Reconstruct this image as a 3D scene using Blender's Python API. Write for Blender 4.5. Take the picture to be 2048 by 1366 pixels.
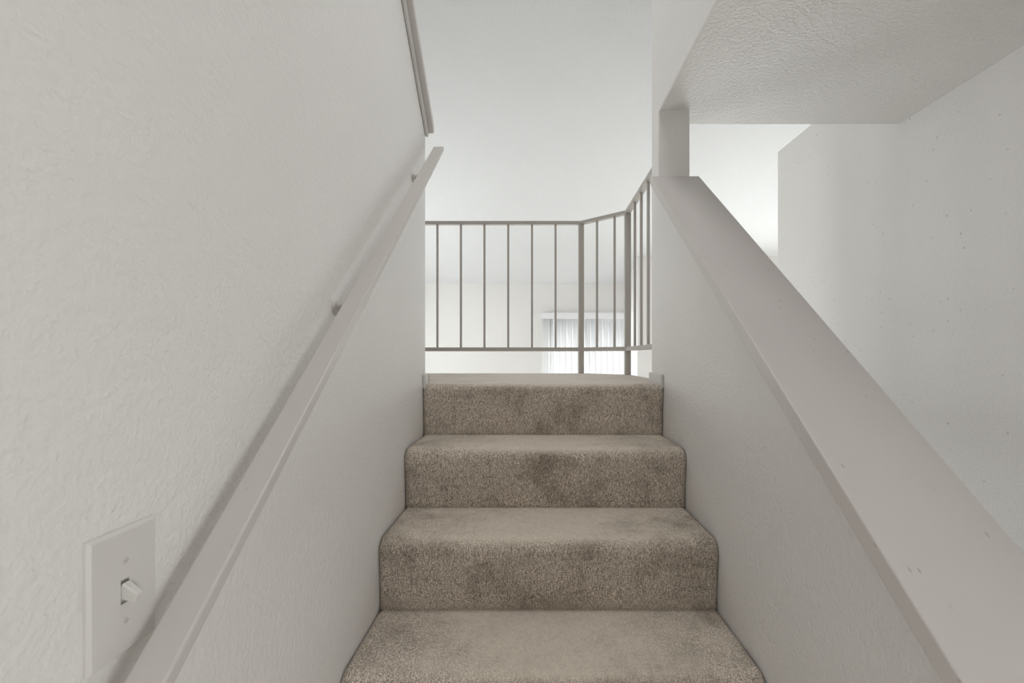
import bpy, bmesh, math, random
from mathutils import Vector, Matrix

random.seed(7)
scene = bpy.context.scene
C = scene.collection
for o in list(bpy.data.objects):
    bpy.data.objects.remove(o)

# ------------------------------------------------------------------ camera
E = 1.633                      # eye height above the lower hall floor
cam_d = bpy.data.cameras.new('camera')
cam = bpy.data.objects.new('camera', cam_d)
C.objects.link(cam)
cam.location = (0, 0, E)
cam.rotation_euler = (math.radians(90), 0, 0)
cam_d.sensor_width = 36.0
cam_d.lens = 925.0 / 2048.0 * 36.0
cam_d.shift_x = -36.0 / 2048.0
cam_d.shift_y = 29.0 / 2048.0
cam_d.clip_start = 0.02
cam_d.clip_end = 100
scene.camera = cam

# ------------------------------------------------------------------ world, light, exposure
scene.view_settings.view_transform = 'Standard'
scene.view_settings.look = 'None'
scene.view_settings.gamma = 1.0
scene.view_settings.use_curve_mapping = False
scene.view_settings.exposure = 0.0

scene.cycles.use_light_tree = False
scene.cycles.max_bounces = 7

w = bpy.data.worlds.new('World')
scene.world = w
w.use_nodes = True
bg = w.node_tree.nodes['Background']
bg.inputs['Color'].default_value = (0.95, 0.97, 1.0, 1)
bg.inputs['Strength'].default_value = 0.9


def area(name, loc, direction, sx, sy, power, color=(1, 1, 1)):
    """daylight standing in a window opening"""
    d = bpy.data.lights.new(name, 'AREA')
    d.shape = 'RECTANGLE'
    d.size, d.size_y = sx, sy
    d.energy = power
    d.color = color
    o = bpy.data.objects.new(name, d)
    C.objects.link(o)
    o.location = loc
    o.rotation_euler = Vector(direction).to_track_quat('-Z', 'Z').to_euler()
    return o


# daylight outside each window; hall door and skylight are added fill
area('daylight_patio_door', (0.76, 6.78, 1.10), (0, -1, 0), 1.0, 2.0, 58, (1.0, 1.0, 1.0))
area('daylight_garden_window', (2.95, 6.02, 1.22), (0, -1, 0), 2.3, 2.0, 112, (1.0, 0.998, 0.992))
area('daylight_side_window', (-2.62, 4.5, 1.5), (1, 0, 0), 1.8, 1.5, 95, (1.0, 0.998, 0.995))
area('fill_hall_door', (1.72, -1.15, 1.05), (-1, 0, 0), 1.1, 1.9, 67, (1.0, 0.965, 0.955))  # added fill for the left wall, from an unseen door
area('fill_skylight', (0.05, 0.9, 4.96), (0, 0, -1), 0.7, 1.0, 24, (1.0, 0.985, 0.975))  # added fill from above for treads and walls, source unseen


# ------------------------------------------------------------------ materials
def new_mat(name):
    m = bpy.data.materials.new(name)
    m.use_nodes = True
    nt = m.node_tree
    b = nt.nodes['Principled BSDF']
    return m, nt, b


def N(nt, t, **kw):
    n = nt.nodes.new(t)
    for k, v in kw.items():
        setattr(n, k, v)
    return n


def ramp(nt, src, stops):
    r = N(nt, 'ShaderNodeValToRGB')
    e = r.color_ramp.elements
    e[0].position, e[0].color = stops[0][0], (*stops[0][1], 1)
    e[1].position, e[1].color = stops[-1][0], (*stops[-1][1], 1)
    for p, c in stops[1:-1]:
        x = e.new(p)
        x.color = (*c, 1)
    nt.links.new(src, r.inputs['Fac'])
    return r.outputs['Color']


def noise(nt, vec, scale, detail=2.0, rough=0.5):
    n = N(nt, 'ShaderNodeTexNoise')
    n.inputs['Scale'].default_value = scale
    n.inputs['Detail'].default_value = detail
    n.inputs['Roughness'].default_value = rough
    nt.links.new(vec, n.inputs['Vector'])
    return n.outputs['Fac']


def mixc(nt, fac, a, b, mode='MIX'):
    n = N(nt, 'ShaderNodeMix', data_type='RGBA', blend_type=mode)
    for sock, v in (('Factor', fac), ('A', a), ('B', b)):
        i = [s for s in n.inputs if s.name == sock and s.type == ('VALUE' if sock == 'Factor' else 'RGBA')][0]
        if hasattr(v, 'is_linked'):
            nt.links.new(v, i)
        else:
            i.default_value = v if sock == 'Factor' else (*v, 1)
    return [s for s in n.outputs if s.type == 'RGBA'][0]


def paint(name, col, bump_scale=0.0, bump=0.0, rough=0.55, speck=0.0, blotch=0.05, speck_scale=26, streak=(1, 1, 1), thr=0.8):
    m, nt, b = new_mat(name)
    tc = N(nt, 'ShaderNodeTexCoord')
    v = tc.outputs['Object']
    big = noise(nt, v, 1.7, 3)
    c = mixc(nt, big, tuple(x * (1 - blotch) for x in col), tuple(min(1, x * (1 + blotch)) for x in col))
    if speck > 0:
        mp = N(nt, 'ShaderNodeMapping')
        mp.inputs['Scale'].default_value = streak
        nt.links.new(v, mp.inputs['Vector'])
        vo = N(nt, 'ShaderNodeTexVoronoi')
        vo.inputs['Scale'].default_value = speck_scale
        nt.links.new(mp.outputs['Vector'], vo.inputs['Vector'])
        sepc = N(nt, 'ShaderNodeSeparateColor')
        nt.links.new(vo.outputs['Color'], sepc.inputs[0])
        gate = ramp(nt, sepc.outputs[0], [(thr, (0, 0, 0)), (min(1.0, thr + 0.15), (speck,) * 3)])
        dot = ramp(nt, vo.outputs['Distance'], [(0.07, (1, 1, 1)), (0.17, (0, 0, 0))])
        f = mixc(nt, 1.0, gate, dot, 'MULTIPLY')
        c = mixc(nt, f, c, tuple(x * 0.35 for x in col))
    nt.links.new(c, b.inputs['Base Color'])
    b.inputs['Roughness'].default_value = rough
    b.inputs['Specular IOR Level'].default_value = 0.35
    if bump > 0:
        n1 = noise(nt, v, bump_scale, 1.5, 0.5)
        r = ramp(nt, n1, [(0.34, (0, 0, 0)), (0.64, (1, 1, 1))])
        bp = N(nt, 'ShaderNodeBump')
        bp.inputs['Strength'].default_value = 1.0
        bp.inputs['Distance'].default_value = bump
        nt.links.new(r, bp.inputs['Height'])
        nt.links.new(bp.outputs['Normal'], b.inputs['Normal'])
    return m


WALL = (0.82, 0.803, 0.783)
M_wall = paint('orange_peel_wall_paint', WALL, 120, 0.0007, 0.6, 0.6, 0.03, 34, (1, 1, 1), 0.95)
M_soffit = paint('soffit_texture_paint', WALL, 105, 0.0012, 0.6, 0, 0.03)
M_plain, _nt, _b = new_mat('plain_wall_paint')
_b.inputs['Base Color'].default_value = (*WALL, 1)
_b.inputs['Roughness'].default_value = 0.6
M_ceil = paint('ceiling_paint', (0.73, 0.733, 0.735), 120, 0.0010, 0.8, 0, 0.02)
M_trim = paint('gloss_trim_paint', (0.665, 0.632, 0.61), 30, 0.0002, 0.42, 0.5, 0.05, 62, (1.4, 0.5, 0.5), 0.72)
M_rail = paint('rail_paint', (0.61, 0.58, 0.555), 40, 0.0001, 0.45, 0.45, 0.04, 80, (1.3, 0.6, 0.6), 0.88)
M_guard = paint('guardrail_paint', (0.50, 0.47, 0.435), 0, 0, 0.45, 0.4, 0.03, 60, (1, 1, 1), 0.9)
M_base = paint('baseboard_paint', (0.66, 0.65, 0.62), 0, 0, 0.4, 0.5, 0.03, 40)
M_plate = paint('switch_plastic', (0.70, 0.685, 0.655), 0, 0, 0.32, 0, 0.01)
M_screw = paint('screw_paint', (0.62, 0.60, 0.57), 0, 0, 0.35, 0, 0.01)
M_dark = paint('slot_plastic', (0.50, 0.485, 0.46), 0, 0, 0.6, 0, 0.01)
M_floor = paint('hall_floor_vinyl', (0.74, 0.71, 0.68), 20, 0.0004, 0.5, 0, 0.1)
M_val = paint('valance_plastic', (0.86, 0.86, 0.87), 0, 0, 0.35, 0, 0.01)
M_alu = paint('door_frame_white', (0.78, 0.78, 0.78), 0, 0, 0.35, 0, 0.01)


def carpet_mat(name, dark, light, worn, fresh=1.0, sheen=0.45):
    """cut pile: grainy and streaked where fresh, flattened and smoother where feet tread, paler there with tread light painted in"""
    m, nt, b = new_mat(name)
    L = nt.links.new
    tc = N(nt, 'ShaderNodeTexCoord')
    v = tc.outputs['Object']
    grain = noise(nt, v, 460, 1, 0.5)
    mp = N(nt, 'ShaderNodeMapping')
    mp.inputs['Scale'].default_value = (1.0, 0.4, 0.22)
    L(v, mp.inputs['Vector'])
    streak = noise(nt, mp.outputs['Vector'], 380, 1, 0.5)
    blot = noise(nt, v, 7.5, 3, 0.6)
    c = ramp(nt, grain, [(0.33, dark), (0.66, light)])
    s = ramp(nt, streak, [(0.30, (0.60, 0.59, 0.58)), (0.62, (1.08, 1.08, 1.08))])
    c = mixc(nt, 1.0, c, s, 'MULTIPLY')
    s = ramp(nt, blot, [(0.30, (0.66, 0.64, 0.62)), (0.50, (1, 1, 1)), (0.75, (1.08, 1.08, 1.08))])
    c = mixc(nt, 1.0, c, s, 'MULTIPLY')
    # wear: walked middle of the treads, ragged edge, with tread light painted in
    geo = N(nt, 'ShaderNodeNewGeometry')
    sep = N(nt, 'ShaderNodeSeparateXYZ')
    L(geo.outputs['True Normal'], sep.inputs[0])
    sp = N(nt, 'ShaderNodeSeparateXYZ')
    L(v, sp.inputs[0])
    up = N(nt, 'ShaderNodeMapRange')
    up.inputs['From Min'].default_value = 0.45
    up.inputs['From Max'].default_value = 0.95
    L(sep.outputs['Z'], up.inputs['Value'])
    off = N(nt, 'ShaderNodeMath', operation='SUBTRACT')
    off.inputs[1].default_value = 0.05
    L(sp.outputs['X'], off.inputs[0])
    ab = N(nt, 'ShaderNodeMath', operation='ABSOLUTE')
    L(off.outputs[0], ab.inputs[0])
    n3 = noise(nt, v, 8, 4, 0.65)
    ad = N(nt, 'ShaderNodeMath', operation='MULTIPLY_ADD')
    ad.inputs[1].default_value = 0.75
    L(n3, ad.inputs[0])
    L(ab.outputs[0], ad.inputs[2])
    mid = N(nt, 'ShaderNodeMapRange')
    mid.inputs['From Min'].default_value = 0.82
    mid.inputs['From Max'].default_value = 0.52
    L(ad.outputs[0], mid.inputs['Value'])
    wear_and_light = N(nt, 'ShaderNodeMath', operation='MULTIPLY')
    L(up.outputs[0], wear_and_light.inputs[0])
    L(mid.outputs[0], wear_and_light.inputs[1])
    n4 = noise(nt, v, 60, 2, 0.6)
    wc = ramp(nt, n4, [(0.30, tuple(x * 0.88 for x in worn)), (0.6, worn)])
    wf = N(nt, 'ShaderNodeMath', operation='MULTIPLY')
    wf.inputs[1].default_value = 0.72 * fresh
    L(wear_and_light.outputs[0], wf.inputs[0])
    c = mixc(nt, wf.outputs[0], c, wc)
    L(c, b.inputs['Base Color'])
    b.inputs['Roughness'].default_value = 0.95
    b.inputs['Specular IOR Level'].default_value = 0.1
    b.inputs['Sheen Weight'].default_value = sheen
    b.inputs['Sheen Roughness'].default_value = 0.5
    b.inputs['Sheen Tint'].default_value = (0.95, 0.88, 0.8, 1)
    bp = N(nt, 'ShaderNodeBump')
    bp.inputs['Strength'].default_value = 0.8
    bp.inputs['Distance'].default_value = 0.003
    L(grain, bp.inputs['Height'])
    L(bp.outputs['Normal'], b.inputs['Normal'])
    return m


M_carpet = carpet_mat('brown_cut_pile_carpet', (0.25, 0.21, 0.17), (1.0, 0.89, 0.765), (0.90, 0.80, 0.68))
M_carpet_landing_lit = carpet_mat('landing_carpet_lit', (0.46, 0.40, 0.345), (0.98, 0.90, 0.82), (0.95, 0.885, 0.81), 1.0, 0.9)  # same carpet, colour lifted to paint in the grazing light

# translucent slats of the vertical blind
M_slat, nt, b = new_mat('blind_slat_vinyl')
b.inputs['Base Color'].default_value = (0.92, 0.92, 0.925, 1)
b.inputs['Roughness'].default_value = 0.5
tr = N(nt, 'ShaderNodeBsdfTranslucent')
tr.inputs['Color'].default_value = (0.9, 0.9, 0.9, 1)
mx = N(nt, 'ShaderNodeMixShader')
mx.inputs[0].default_value = 0.10
nt.links.new(b.outputs[0], mx.inputs[1])
nt.links.new(tr.outputs[0], mx.inputs[2])
nt.links.new(mx.outputs[0], nt.nodes['Material Output'].inputs['Surface'])

# window glass: thin clear pane
M_glass, nt, b = new_mat('window_glass')
tp = N(nt, 'ShaderNodeBsdfTransparent')
tp.inputs['Color'].default_value = (0.95, 0.97, 0.97, 1)
gl = N(nt, 'ShaderNodeBsdfGlossy')
gl.inputs['Roughness'].default_value = 0.02
mx = N(nt, 'ShaderNodeMixShader')
mx.inputs[0].default_value = 0.06
nt.links.new(tp.outputs[0], mx.inputs[1])
nt.links.new(gl.outputs[0], mx.inputs[2])
nt.links.new(mx.outputs[0], nt.nodes['Material Output'].inputs['Surface'])


# ------------------------------------------------------------------ mesh helpers
def obj(name, bm, mat, parent=None, bevel=0.0, seg=2, smooth=False):
    bmesh.ops.recalc_face_normals(bm, faces=bm.faces)
    me = bpy.data.meshes.new(name)
    bm.to_mesh(me)
    bm.free()
    me.materials.append(mat)
    o = bpy.data.objects.new(name, me)
    C.objects.link(o)
    if parent:
        o.parent = parent
    if bevel:
        md = o.modifiers.new('bevel', 'BEVEL')
        md.width = bevel
        md.segments = seg
        md.limit_method = 'ANGLE'
        md.angle_limit = math.radians(25)
    if smooth:
        for p in me.polygons:
            p.use_smooth = True
    return o


def struct(name, bm, mat, label=None, **kw):
    o = obj(name, bm, mat, **kw)
    if not o.parent:
        o['kind'] = 'structure'
    if label:
        o['label'] = label
    return o


def thing(name, label, cat, loc=(0, 0, 0)):
    o = bpy.data.objects.new(name, None)
    C.objects.link(o)
    o.location = loc
    o['label'] = label
    o['category'] = cat
    return o


def add_box(bm, x0, x1, y0, y1, z0, z1):
    v = [bm.verts.new((x, y, z)) for x in (x0, x1) for y in (y0, y1) for z in (z0, z1)]
    for q in ((0, 1, 3, 2), (4, 6, 7, 5), (0, 4, 5, 1), (2, 3, 7, 6), (0, 2, 6, 4), (1, 5, 7, 3)):
        bm.faces.new([v[i] for i in q])
    return bm


def box(*a):
    return add_box(bmesh.new(), *a)


def prism_x(pts, x0, x1, bm=None):
    """closed (y,z) outline extruded along X"""
    bm = bm or bmesh.new()
    a = [bm.verts.new((x0, y, z)) for y, z in pts]
    c = [bm.verts.new((x1, y, z)) for y, z in pts]
    n = len(pts)
    bm.faces.new(a)
    bm.faces.new(c[::-1])
    for i in range(n):
        bm.faces.new((a[i], c[i], c[(i + 1) % n], a[(i + 1) % n]))
    return bm


def bar(p, q, wdt, hgt, up=(0, 0, 1), bm=None):
    """rectangular bar from p to q, hgt measured along 'up' made square to the bar"""
    bm = bm or bmesh.new()
    p, q = Vector(p), Vector(q)
    t = (q - p).normalized()
    s = t.cross(Vector(up)).normalized()
    u = s.cross(t).normalized()
    vs = []
    for c in (p, q):
        for a, b_ in ((-1, -1), (1, -1), (1, 1), (-1, 1)):
            vs.append(bm.verts.new(c + s * (a * wdt / 2) + u * (b_ * hgt / 2)))
    for f in ((0, 1, 2, 3), (7, 6, 5, 4), (0, 4, 5, 1), (1, 5, 6, 2), (2, 6, 7, 3), (3, 7, 4, 0)):
        bm.faces.new([vs[i] for i in f])
    return bm


def lathe(bm, origin, axis, prof, n=20):
    """rings of (distance along axis, radius)"""
    axis = Vector(axis).normalized()
    s = axis.orthogonal().normalized()
    u = axis.cross(s)
    o = Vector(origin)
    rings = []
    for d, r in prof:
        rings.append([bm.verts.new(o + axis * d + (s * math.cos(2 * math.pi * k / n) + u * math.sin(2 * math.pi * k / n)) * r) for k in range(n)])
    bm.faces.new(rings[0])
    bm.faces.new(rings[-1][::-1])
    for a, c in zip(rings, rings[1:]):
        for k in range(n):
            bm.faces.new((a[k], a[(k + 1) % n], c[(k + 1) % n], c[k]))
    return bm


# ------------------------------------------------------------------ measures of the house
XL, XR = -0.4054, 0.5046       # faces of the two stair walls
TW = 0.1235                    # wall thickness
RISE, RUN = 0.1908, 0.2555
ZLAND = E - 0.107              # landing level
YN = 1.748                     # face of the top riser
SL = 0.812                     # slope of rails and caps
YFAR, YJOG, XJOG = 6.5, 5.873, 1.365
YEDGE = 2.85                   # far edge of the landing
ZSOF = E + 0.962               # underside of the loft over the side passage
ZLOFT = E + 1.259
XW = 1.528                     # wall of the side passage
YE = 1.921                     # far end of the right stair wall
YB = -3.0
XO0, XO1 = -2.4, 4.5


def zceil(y):
    return E + 1.019 + 0.4 * (YFAR - y)


# ------------------------------------------------------------------ structure
struct('floor', box(XO0 - .15, XO1 + .15, YB - .15, YFAR + .15, -0.15, 0.0), M_floor, 'beige floor of the lower rooms')

# sloped ceiling over everything
KX0, KX1, KY0, KY1 = -0.32, 0.42, 0.38, 1.42


def ceil_piece(bm, x0, x1, y0, y1):
    prism_x([(y0, zceil(y0)), (y1, zceil(y1)), (y1, zceil(y1) + .2), (y0, zceil(y0) + .2)], x0, x1, bm)


bm = bmesh.new()
ceil_piece(bm, XO0 - .15, XO1 + .15, KY1, YFAR + .15)
ceil_piece(bm, XO0 - .15, XO1 + .15, YB - .15, KY0)
ceil_piece(bm, XO0 - .15, KX0, KY0, KY1)
ceil_piece(bm, KX1, XO1 + .15, KY0, KY1)
struct('ceiling', bm, M_ceil, 'white sloped ceiling rising above the stairwell')

# left stair wall: its top rakes up toward the camera, carrying a cap
YLE = 1.794


def zleft(y):
    return E + 0.8475 + 0.022 + (YLE - y) * 0.808


struct('wall_left', prism_x([(YB, 0), (YLE, 0), (YLE, zleft(YLE)), (0.25, zleft(0.25)), (YB, zleft(0.25))], XL - TW, XL),
       M_wall, 'off-white textured wall left of the stairs, raking upward', bevel=0.006, seg=3)


# right stair wall: knee wall, end post and the wall over the opening
def zcap(y):
    return E + 0.7067 + (y - 1.816) * SL


CAPV = 0.040
struct('wall_right', prism_x([(-0.20, 0), (YE, 0), (YE, zceil(YE) + .05), (YB, zceil(YB) + .05), (YB, ZSOF), (1.816, ZSOF),
                              (1.816, zcap(1.816) - CAPV), (-0.20, zcap(-0.20) - CAPV)], XR, XR + TW),
       M_wall, 'off-white textured wall right of the stairs with a raked opening', bevel=0.006, seg=3)

# loft slab over the side passage, and the passage wall
struct('ceiling_soffit', prism_x([(YB, ZSOF - .0005), (1.918, ZSOF - .0005), (1.918, ZLOFT), (YB, ZLOFT)], XR + .008, XW + .12),
       M_soffit, 'textured flat soffit over the side passage')
PD0, PD1, PDZ = -1.70, -0.60, 2.05
bm = bmesh.new()
add_box(bm, XW, XW + .12, PD1, 2.855, 0, ZLOFT)
add_box(bm, XW, XW + .12, YB, PD0, 0, ZLOFT)
add_box(bm, XW, XW + .12, PD0, PD1, PDZ, ZLOFT)
struct('wall_passage', bm, M_wall, 'tall off-white wall on the far right of the passage', bevel=0.004)
struct('wall_light_blocker', box(1.29, XW, -0.52, -0.42, 0, ZSOF), M_plain)  # unseen stub added to keep hall door light off the end post
struct('wall_living_room_return', box(XW + .12, XO1, 2.735, 2.855, 0, ZLOFT), M_plain)
struct('floor_loft', box(XW + .12, XO1, YB, 2.735, ZSOF, ZLOFT), M_plain)
struct('floor_upper_left', box(-1.46, XL - TW, YB, 0.27, ZSOF + .05, ZLOFT), M_plain)
struct('floor_upper_back', box(XL - TW, XR, YB, -1.6, ZSOF, ZLOFT), M_plain)

# left side of the stairwell and of the living room
struct('wall_stairwell_left', prism_x([(YB, 0), (YEDGE, 0), (YEDGE, zceil(YEDGE) + .05), (YB, zceil(YB) + .05)], -1.58, -1.46), M_plain)
struct('wall_landing_front', box(XO0, -1.46, YEDGE - .12, YEDGE, 0, zceil(YEDGE) + .04), M_plain)
SY0, SY1, SZ0, SZ1 = 3.6, 5.4, 0.75, 2.25
bm = bmesh.new()
for (a_, c_, zlo) in ((YEDGE - .12, SY0, 0), (SY1, YFAR, 0), (SY0, SY1, SZ1)):
    prism_x([(a_, zlo), (c_, zlo), (c_, zceil(c_) + .05), (a_, zceil(a_) + .05)], XO0 - .12, XO0, bm)
add_box(bm, XO0 - .12, XO0, SY0, SY1, 0, SZ0)
struct('wall_living_room_left', bm, M_plain)

# far wall with the patio door, and its nearer right-hand part
DX0, DX1, DZ = 0.23, 1.31, 2.19
bm = bmesh.new()
zt = zceil(YFAR) + .04
add_box(bm, XO0, DX0, YFAR, YFAR + .12, 0, zt)
add_box(bm, DX1, XJOG + .12, YFAR, YFAR + .12, 0, zt)
add_box(bm, DX0, DX1, YFAR, YFAR + .12, DZ, zt)
struct('wall_far', bm, M_wall, 'pale far wall of the living room behind the blinds')
GX0, GX1, GZ0, GZ1 = 1.80, 4.10, 0.22, 2.22
bm = bmesh.new()
zt = zceil(YFAR) + .3
for (a_, c_, d_, e_) in ((XJOG + .12, GX0, 0, zt), (GX1, XO1, 0, zt), (GX0, GX1, 0, GZ0), (GX0, GX1, GZ1, zt)):
    add_box(bm, a_, c_, YJOG, YJOG + .12, d_, e_)
add_box(bm, XJOG, XJOG + .12, YJOG, YFAR, 0, zt)
struct('wall_far_right', bm, M_wall, 'nearer pale far wall right of the blinds')

# outer right wall and the back wall
struct('wall_living_room_right', prism_x([(YB, 0), (YFAR, 0), (YFAR, zceil(YFAR) + .05), (YB, zceil(YB) + .05)], XO1, XO1 + .12), M_plain)
struct('wall_back', box(XO0, XO1, YB - .12, YB, 0, zceil(YB) + .05), M_plain)


def window(name, label, axis, pos, a0, a1, z0, z1, depth, muntins=1):
    """frame and pane set in an opening; axis is the wall's normal"""
    def B(bm, u0, u1, w0, w1, t0, t1):
        if axis == 'y':
            add_box(bm, u0, u1, t0, t1, w0, w1)
        else:
            add_box(bm, t0, t1, u0, u1, w0, w1)
    fw = .05
    bm = bmesh.new()
    t0, t1 = pos, pos + depth
    B(bm, a0, a0 + fw, z0, z1, t0, t1)
    B(bm, a1 - fw, a1, z0, z1, t0, t1)
    B(bm, a0 + fw, a1 - fw, z0, z0 + fw, t0, t1)
    B(bm, a0 + fw, a1 - fw, z1 - fw, z1, t0, t1)
    for k in range(muntins):
        c = a0 + (a1 - a0) * (k + 1) / (muntins + 1)
        B(bm, c - .025, c + .025, z0 + fw, z1 - fw, t0, t1)
    f = obj(name, bm, M_alu)
    f['kind'] = 'structure'
    f['label'] = label
    tm = (t0 + t1) / 2
    bm = bmesh.new()
    B(bm, a0 + fw, a1 - fw, z0 + fw, z1 - fw, tm - .003, tm + .003)
    obj('pane', bm, M_glass, f)
    return f


window('door_1', 'white framed glass patio door behind the vertical blinds', 'y', YFAR + .04, DX0, DX1, 0.0, DZ, .05)
window('door_added', 'unseen glazed hall door added for fill light', 'x', XW + .04, PD0, PD1, 0.0, PDZ, .05, 0)  # made-up opening behind the camera that carries the hall fill
window('window_1', 'living room side window', 'x', XO0 - .09, SY0, SY1, SZ0, SZ1, .05)
window('window_2', 'wide garden window', 'y', YJOG + .04, GX0, GX1, GZ0, GZ1, .05)
bm = bmesh.new()
for (x0_, x1_, y0_, y1_) in ((KX0, KX0 + .03, KY0, KY1), (KX1 - .03, KX1, KY0, KY1), (KX0 + .03, KX1 - .03, KY0, KY0 + .03), (KX0 + .03, KX1 - .03, KY1 - .03, KY1)):
    ceil_piece(bm, x0_, x1_, y0_, y1_)
kf = struct('window_added', bm, M_alu, 'unseen skylight above the stairs, added for fill light')  # made-up roof opening, out of view, for the fill above
bm = bmesh.new()
prism_x([(KY0, zceil(KY0) + .1), (KY1, zceil(KY1) + .1), (KY1, zceil(KY1) + .106), (KY0, zceil(KY0) + .106)], KX0 + .03, KX1 - .03, bm)
obj('pane', bm, M_glass, kf)

# ------------------------------------------------------------------ carpeted landing
X1L, X1R = 0.3266, 0.55
Y1, Y2 = YEDGE, 2.636


def poly_slab(pts, z0, z1):
    bm = bmesh.new()
    a = [bm.verts.new((x, y, z0)) for x, y in pts]
    c = [bm.verts.new((x, y, z1)) for x, y in pts]
    bm.faces.new(a[::-1])
    bm.faces.new(c)
    n = len(pts)
    for i in range(n):
        bm.faces.new((a[i], a[(i + 1) % n], c[(i + 1) % n], c[i]))
    return bm


# outline: far edge, 45 degree corner, short side back to the end of the right stair wall
land = [(-1.46, YN + .022), (XR, YN + .022), (XR, YE), (X1R + .035, YE), (X1R + .035, Y2 + .02), (X1L + .02, Y1 + .03), (-1.46, Y1 + .03)]
struct('floor_landing', poly_slab(land, ZLAND - .26, ZLAND), M_carpet_landing_lit, 'worn brown carpet on the upper landing', bevel=0.012, seg=3)


# ------------------------------------------------------------------ carpeted stairs
def step_profile(yf, z0, z1, y_next, top):
    """riser foot up to the rounded nose and back along the tread"""
    p = []
    lean = 0.010
    r = 0.034 if not top else 0.022
    for k in range(15):
        t = k / 14
        p.append((yf - lean * t * t, z0 + (z1 - r - z0) * t))
    for k in range(1, 11):
        a = math.pi / 2 * k / 10
        p.append((yf - lean + r * (1 - math.cos(a)), z1 - r + r * math.sin(a)))
    y_s = yf - lean + r
    for k in range(1, 13):
        p.append((y_s + (y_next - y_s) * k / 12, z1))
    return p


def carpet_step(yf, z0, z1, y_next, parent, seed, top=False):
    rnd = random.Random(seed)
    ph = [(rnd.uniform(0, 6.28), rnd.uniform(3, 9), rnd.uniform(-1, 1)) for _ in range(6)]
    prof = step_profile(yf, z0, z1, y_next, top)
    nx = 90
    bm = bmesh.new()
    rows = []
    L = len(prof)
    for i in range(nx + 1):
        u = i / nx
        x = XL + .0015 + (XR - XL - .003) * u
        row = []
        for j, (y, z) in enumerate(prof):
            t = j / (L - 1)
            wv = sum(math.sin(x * f + p + t * 5 * s) * s for p, f, s in ph) / 6
            amp = 0.004 * math.sin(math.pi * min(1, t * 1.3)) if t < 0.77 else 0.004 * (1 - t)
            # the pile dives at the walls
            edge = max(0.0, 1 - min(u, 1 - u) * (XR - XL) / 0.012)
            dy = -wv * amp if j < 24 else 0
            dz = wv * amp if j >= 15 else 0
            if j < 24:
                dy += edge * edge * 0.008
            if j >= 15:
                dz -= edge * edge * 0.008
            row.append(bm.verts.new((x, y + dy, z + dz)))
        rows.append(row)
    for a, c in zip(rows, rows[1:]):
        for j in range(L - 1):
            bm.faces.new((a[j], c[j], c[j + 1], a[j + 1]))
    # underside so that the step is a body, not a skin
    zb = z0 - 0.05
    for a, c in zip(rows, rows[1:]):
        pass
    lo = [[bm.verts.new((r[0].co.x, yf + .02, zb)), bm.verts.new((r[0].co.x, y_next, zb))] for r in (rows[0], rows[-1])]
    a, c = rows[0], rows[-1]
    bm.faces.new([r[0] for r in rows] + [lo[1][0], lo[0][0]])
    bm.faces.new([r[-1] for r in rows][::-1] + [lo[0][1], lo[1][1]])
    bm.faces.new((lo[0][0], lo[1][0], lo[1][1], lo[0][1]))
    bm.faces.new(a + [lo[0][1], lo[0][0]])
    bm.faces.new(c[::-1] + [lo[1][0], lo[1][1]])
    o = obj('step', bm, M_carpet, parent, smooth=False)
    for p in o.data.polygons:
        p.use_smooth = len(p.vertices) == 4
    return o


st = thing('carpeted_staircase', 'straight flight of stairs covered in worn brown carpet', 'staircase')
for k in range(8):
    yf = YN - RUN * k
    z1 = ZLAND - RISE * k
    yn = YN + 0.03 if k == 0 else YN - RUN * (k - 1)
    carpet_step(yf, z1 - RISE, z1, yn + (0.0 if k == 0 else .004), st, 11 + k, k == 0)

# ------------------------------------------------------------------ caps, mouldings, baseboards
# cap of the right knee wall
YC0 = -0.26
bm = prism_x([(YC0, zcap(YC0) - CAPV), (1.816, zcap(1.816) - CAPV), (1.816, zcap(1.816)), (YC0, zcap(YC0))], 0.473, 0.664)
struct('trim_1', bm, M_trim, 'wide painted cap board sloping along the right knee wall', bevel=0.003, seg=2)

# cap and bed moulding of the left wall
YT = 1.800
bm = prism_x([(YT, zleft(YT)), (YT, zleft(YT) + .036), (0.22, zleft(0.22) + .036), (0.22, zleft(0.22))], XL - TW - .032, XL + .032)
struct('trim_2', bm, M_trim, 'painted cap board on top of the raking left wall', bevel=0.003)
bm = prism_x([(YLE - .002, zleft(YLE) - .024), (YLE - .002, zleft(YLE)), (0.25, zleft(0.25)), (0.25, zleft(0.25) - .024)], XL, XL + .013)
struct('trim_3', bm, M_base, 'narrow rounded moulding under the left wall cap', bevel=0.005, seg=3)

# low baseboard ends beside the landing
zb1 = ZLAND + .040
bm = prism_x([(YN - .004, ZLAND - .015), (YLE + .012, ZLAND - .015), (YLE + .012, zb1), (YN + .003, zb1 - .001), (YN - .004, zb1 - .006)], XL, XL + .0115)
add_box(bm, XL - TW, XL + .0115, YLE, YLE + .012, ZLAND - .015, zb1)
struct('baseboard_left', bm, M_base, 'end of the baseboard at the landing, left wall', bevel=0.003)
bm = prism_x([(YN - .004, ZLAND - .015), (YE, ZLAND - .015), (YE, zb1), (YN + .003, zb1 - .001), (YN - .004, zb1 - .006)], XR - .0115, XR)
struct('baseboard_right', bm, M_base, 'end of the baseboard at the landing, right wall', bevel=0.003)


# ------------------------------------------------------------------ handrail on the left wall
def zrail(y):
    return E + 0.829 + (y - 1.83) * SL


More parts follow.
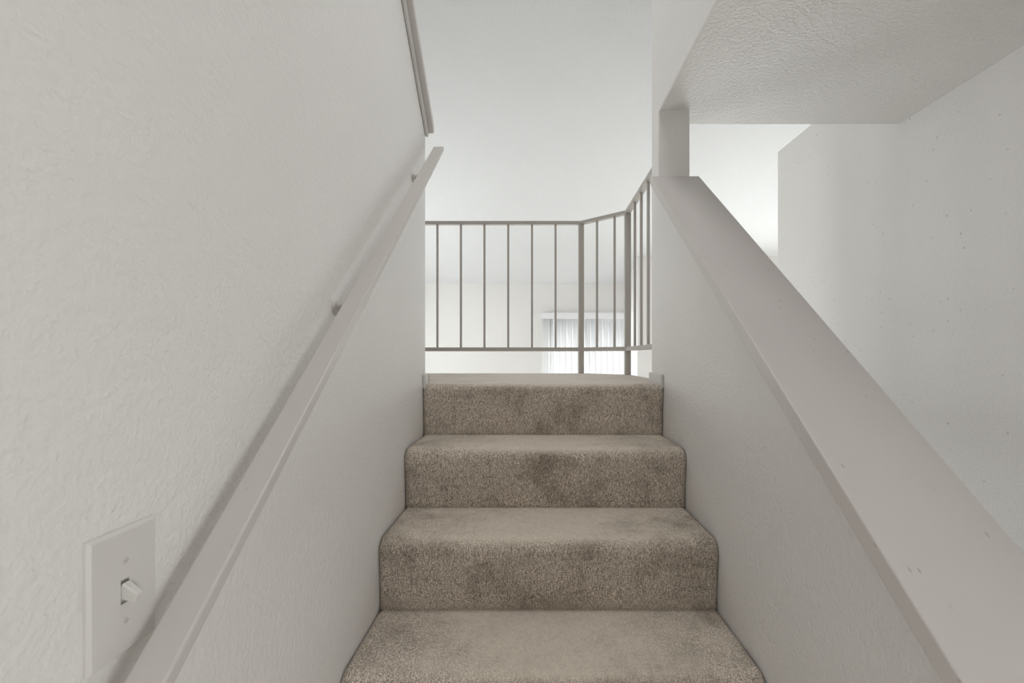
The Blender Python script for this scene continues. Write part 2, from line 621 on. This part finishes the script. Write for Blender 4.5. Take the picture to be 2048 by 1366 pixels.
hr = thing('wall_handrail', 'flat painted wooden handrail fixed along the left stair wall', 'handrail', (XL, 0.9, zrail(0.9)))
T = Vector((0, 1, SL)).normalized()
UP = Vector((0, -SL, 1)).normalized()
HT = 0.0165
xa, xb = -0.381, -0.3423
p0 = Vector(((xa + xb) / 2, -0.18, zrail(-0.18))) - UP * HT / 2
p1 = Vector(((xa + xb) / 2, 1.83, zrail(1.83))) - UP * HT / 2
o = obj('rail', bar(p0, p1, xb - xa, HT, UP), M_rail, hr, bevel=0.0025, seg=2)
o.matrix_parent_inverse = hr.matrix_basis.inverted()
for y in (0.965, 1.60, 0.33):
    bm = bmesh.new()
    c = Vector(((xa + xb) / 2 + .004, y, zrail(y))) - UP * (HT + .001)
    w_ = Vector((XL, y, c.z - 0.012))
    # wall rose, arm and saddle under the rail
    lathe(bm, w_, (1, 0, 0), [(0, .017), (.004, .016), (.006, .010)], 18)
    lathe(bm, w_ + Vector((.004, 0, 0)), Vector((c.x, y, c.z - .004)) - w_, [(0, .0085), (.046, .0075)], 14)
    bar(c - T * .022, c + T * .022, .026, .005, UP, bm)
    o = obj('bracket', bm, M_rail, hr)
    o.matrix_parent_inverse = hr.matrix_basis.inverted()

# ------------------------------------------------------------------ guard railing round the landing
gr = thing('landing_guardrail', 'painted metal guardrail with thin square balusters round the landing', 'railing', (0, YEDGE, ZLAND))


def part(name, bm, mat=M_guard, bevel=0.0015):
    o = obj(name, bm, mat, gr, bevel=bevel, seg=1)
    o.matrix_parent_inverse = gr.matrix_basis.inverted()
    return o


ZT1, ZT0 = E + 0.828, E + 0.809
ZB1, ZB0 = E + 0.053, E + 0.029
zt_, hb_ = (ZT1 + ZT0) / 2, ZT1 - ZT0
zb_, hbb = (ZB1 + ZB0) / 2, ZB1 - ZB0
A0 = Vector((-1.46, Y1 + .0, 0))
A1 = Vector((X1L - .012, Y1, 0))
A2 = Vector((X1R + .006, Y2, 0))
A3 = Vector((X1R - .002, YE, 0))
for p, q in ((A0, A1), (A1, A2), (A2, A3)):
    d = (q - p).normalized()
    e0 = d * .013 if p is not A0 else d * 0
    e1 = d * .013 if q is not A3 else d * 0
    z = Vector((0, 0, 1))
    part('top_rail', bar(p - e0 + z * zt_, q + e1 + z * zt_, .032, hb_))
    part('bottom_rail', bar(p + z * zb_ + d * .015, q + z * zb_ - (d * .015 if q is not A3 else d * 0), .022, hbb))
for p in (A1, A2):
    bm = bmesh.new()
    add_box(bm, p.x - .0165, p.x + .0165, p.y - .0165, p.y + .0165, ZLAND, ZT0)
    part('post', bm)


def baluster(p):
    bm = bmesh.new()
    add_box(bm, p.x - .0062, p.x + .0062, p.y - .0062, p.y + .0062, ZB1 - .001, ZT0 + .001)
    part('baluster', bm, bevel=0)


for x in (1111, 1064, 1016.5, 969, 922, 875, 828, 781, 734, 687, 640, 593):
    X = (x - 1060) / 925 * Y1
    if X > -1.44:
        baluster(Vector((X, Y1, 0)))
for t in (0.36, 0.735):
    baluster(A1.lerp(A2, t))
for t in (0.27, 0.475, 0.675, 0.88):
    baluster(A2.lerp(A3, t))

# ------------------------------------------------------------------ vertical blind over the patio door
vb = thing('vertical_blinds', 'white vertical blinds under a white valance on the far wall', 'blinds', (0.75, YFAR - .06, 0.0))
VX0, VX1 = 0.162, 1.345
vz0, vz1 = E + 0.513, E + 0.597


def vpart(name, bm, mat, **kw):
    o = obj(name, bm, mat, vb, **kw)
    o.matrix_parent_inverse = vb.matrix_basis.inverted()
    return o


bm = bmesh.new()
add_box(bm, VX0, VX1, YFAR - .105, YFAR - .098, vz0, vz1)
add_box(bm, VX0, VX0 + .007, YFAR - .098, YFAR - .001, vz0, vz1)
add_box(bm, VX1 - .007, VX1, YFAR - .098, YFAR - .001, vz0, vz1)
vpart('valance', bm, M_val)
vpart('head_rail', box(VX0 + .03, VX1 - .03, YFAR - .07, YFAR - .035, vz0 + .03, vz0 + .065), M_alu)
ns = 14
for k in range(ns):
    cx = VX0 + .055 + (VX1 - VX0 - .11) * k / (ns - 1)
    ang = -math.radians(27 + random.uniform(-5, 5))
    if k == 1:
        ang = -math.radians(50)
    bm = bmesh.new()
    rows = []
    for zi, z in enumerate((0.03, 0.6, 1.3, vz0 + .03)):
        row = []
        a2 = ang + math.radians(random.uniform(-2, 2)) * (3 - zi) / 3
        for j in range(7):
            s = (j / 6 - .5) * .089
            bow = .004 * (1 - (2 * (j / 6 - .5)) ** 2)
            row.append((cx + s * math.cos(a2) - bow * math.sin(a2), YFAR - .052 + s * math.sin(a2) + bow * math.cos(a2), z))
        rows.append(row)
    vs = [[bm.verts.new(p) for p in r] for r in rows]
    for a, c in zip(vs, vs[1:]):
        for j in range(6):
            bm.faces.new((a[j], a[j + 1], c[j + 1], c[j]))
    o = vpart('slat', bm, M_slat, smooth=True)
    md = o.modifiers.new('thick', 'SOLIDIFY')
    md.thickness = 0.0012

# ------------------------------------------------------------------ light switch on the left wall
PY0, PY1, PZ0, PZ1 = 0.419, 0.496, E - 0.2938, E - 0.170
yc, zc = (PY0 + PY1) / 2, (PZ0 + PZ1) / 2
sw = thing('light_switch', 'off-white toggle light switch plate on the left wall', 'light switch', (XL, yc, zc))


def spart(name, bm, mat, parent=None, bevel=0.0, seg=2):
    o = obj(name, bm, mat, sw, bevel=bevel, seg=seg)
    o.matrix_parent_inverse = sw.matrix_basis.inverted()
    return o


# plate as a ring round the toggle slot
sy, sz = .0050, .0118
bm = bmesh.new()
d0, d1 = XL, XL + .0055
ch = .0028
out0 = [(PY0, PZ0), (PY1, PZ0), (PY1, PZ1), (PY0, PZ1)]
out1 = [(PY0 + ch, PZ0 + ch), (PY1 - ch, PZ0 + ch), (PY1 - ch, PZ1 - ch), (PY0 + ch, PZ1 - ch)]
inn = [(yc - sy, zc - sz), (yc + sy, zc - sz), (yc + sy, zc + sz), (yc - sy, zc + sz)]
R0 = [bm.verts.new((d0, *p)) for p in out0]
R1 = [bm.verts.new((d0 + .0025, *p)) for p in out0]
R2 = [bm.verts.new((d1, *p)) for p in out1]
R3 = [bm.verts.new((d1, *p)) for p in inn]
R4 = [bm.verts.new((d0 + .001, *p)) for p in inn]
for a, c in zip((R0, R1, R2, R3), (R1, R2, R3, R4)):
    for i in range(4):
        bm.faces.new((a[i], a[(i + 1) % 4], c[(i + 1) % 4], c[i]))
spart('plate', bm, M_plate, bevel=0.0008)
spart('slot', box(XL, XL + .0025, yc - sy - .001, yc + sy + .001, zc - sz - .001, zc + sz + .001), M_dark)
# lever, tipped downward
bm = bmesh.new()
a0 = Vector((XL + .002, yc, zc + .002))
a1 = a0 + Vector((.0165, 0, -.0085))
dv = (a1 - a0).normalized()
upv = Vector((0, 1, 0)).cross(dv)
if upv.z < 0:
    upv = -upv
vs = []
for c, hw, hh in ((a0, .0046, .0080), (a1, .0038, .0046)):
    for s, u in ((-1, -1), (1, -1), (1, 1), (-1, 1)):
        vs.append(bm.verts.new(c + Vector((0, 1, 0)) * s * hw + upv * u * hh))
for f in ((0, 1, 2, 3), (7, 6, 5, 4), (0, 4, 5, 1), (1, 5, 6, 2), (2, 6, 7, 3), (3, 7, 4, 0)):
    bm.faces.new([vs[i] for i in f])
spart('toggle', bm, M_plate, bevel=0.0012)
for s in (-1, 1):
    bm = bmesh.new()
    c0 = (d1 - .0005, yc, zc + s * .030)
    lathe(bm, c0, (1, 0, 0), [(0, .0034), (.0007, .0033), (.0012, .0024)], 18)
    q = spart('screw', bm, M_screw)
    bm = bmesh.new()
    add_box(bm, d1 + .0005, d1 + .0009, yc - .0026, yc + .0026, c0[2] - .0004, c0[2] + .0004)
    g = obj('screw_slot', bm, M_dark, q)
    g.matrix_parent_inverse = q.matrix_world.inverted()
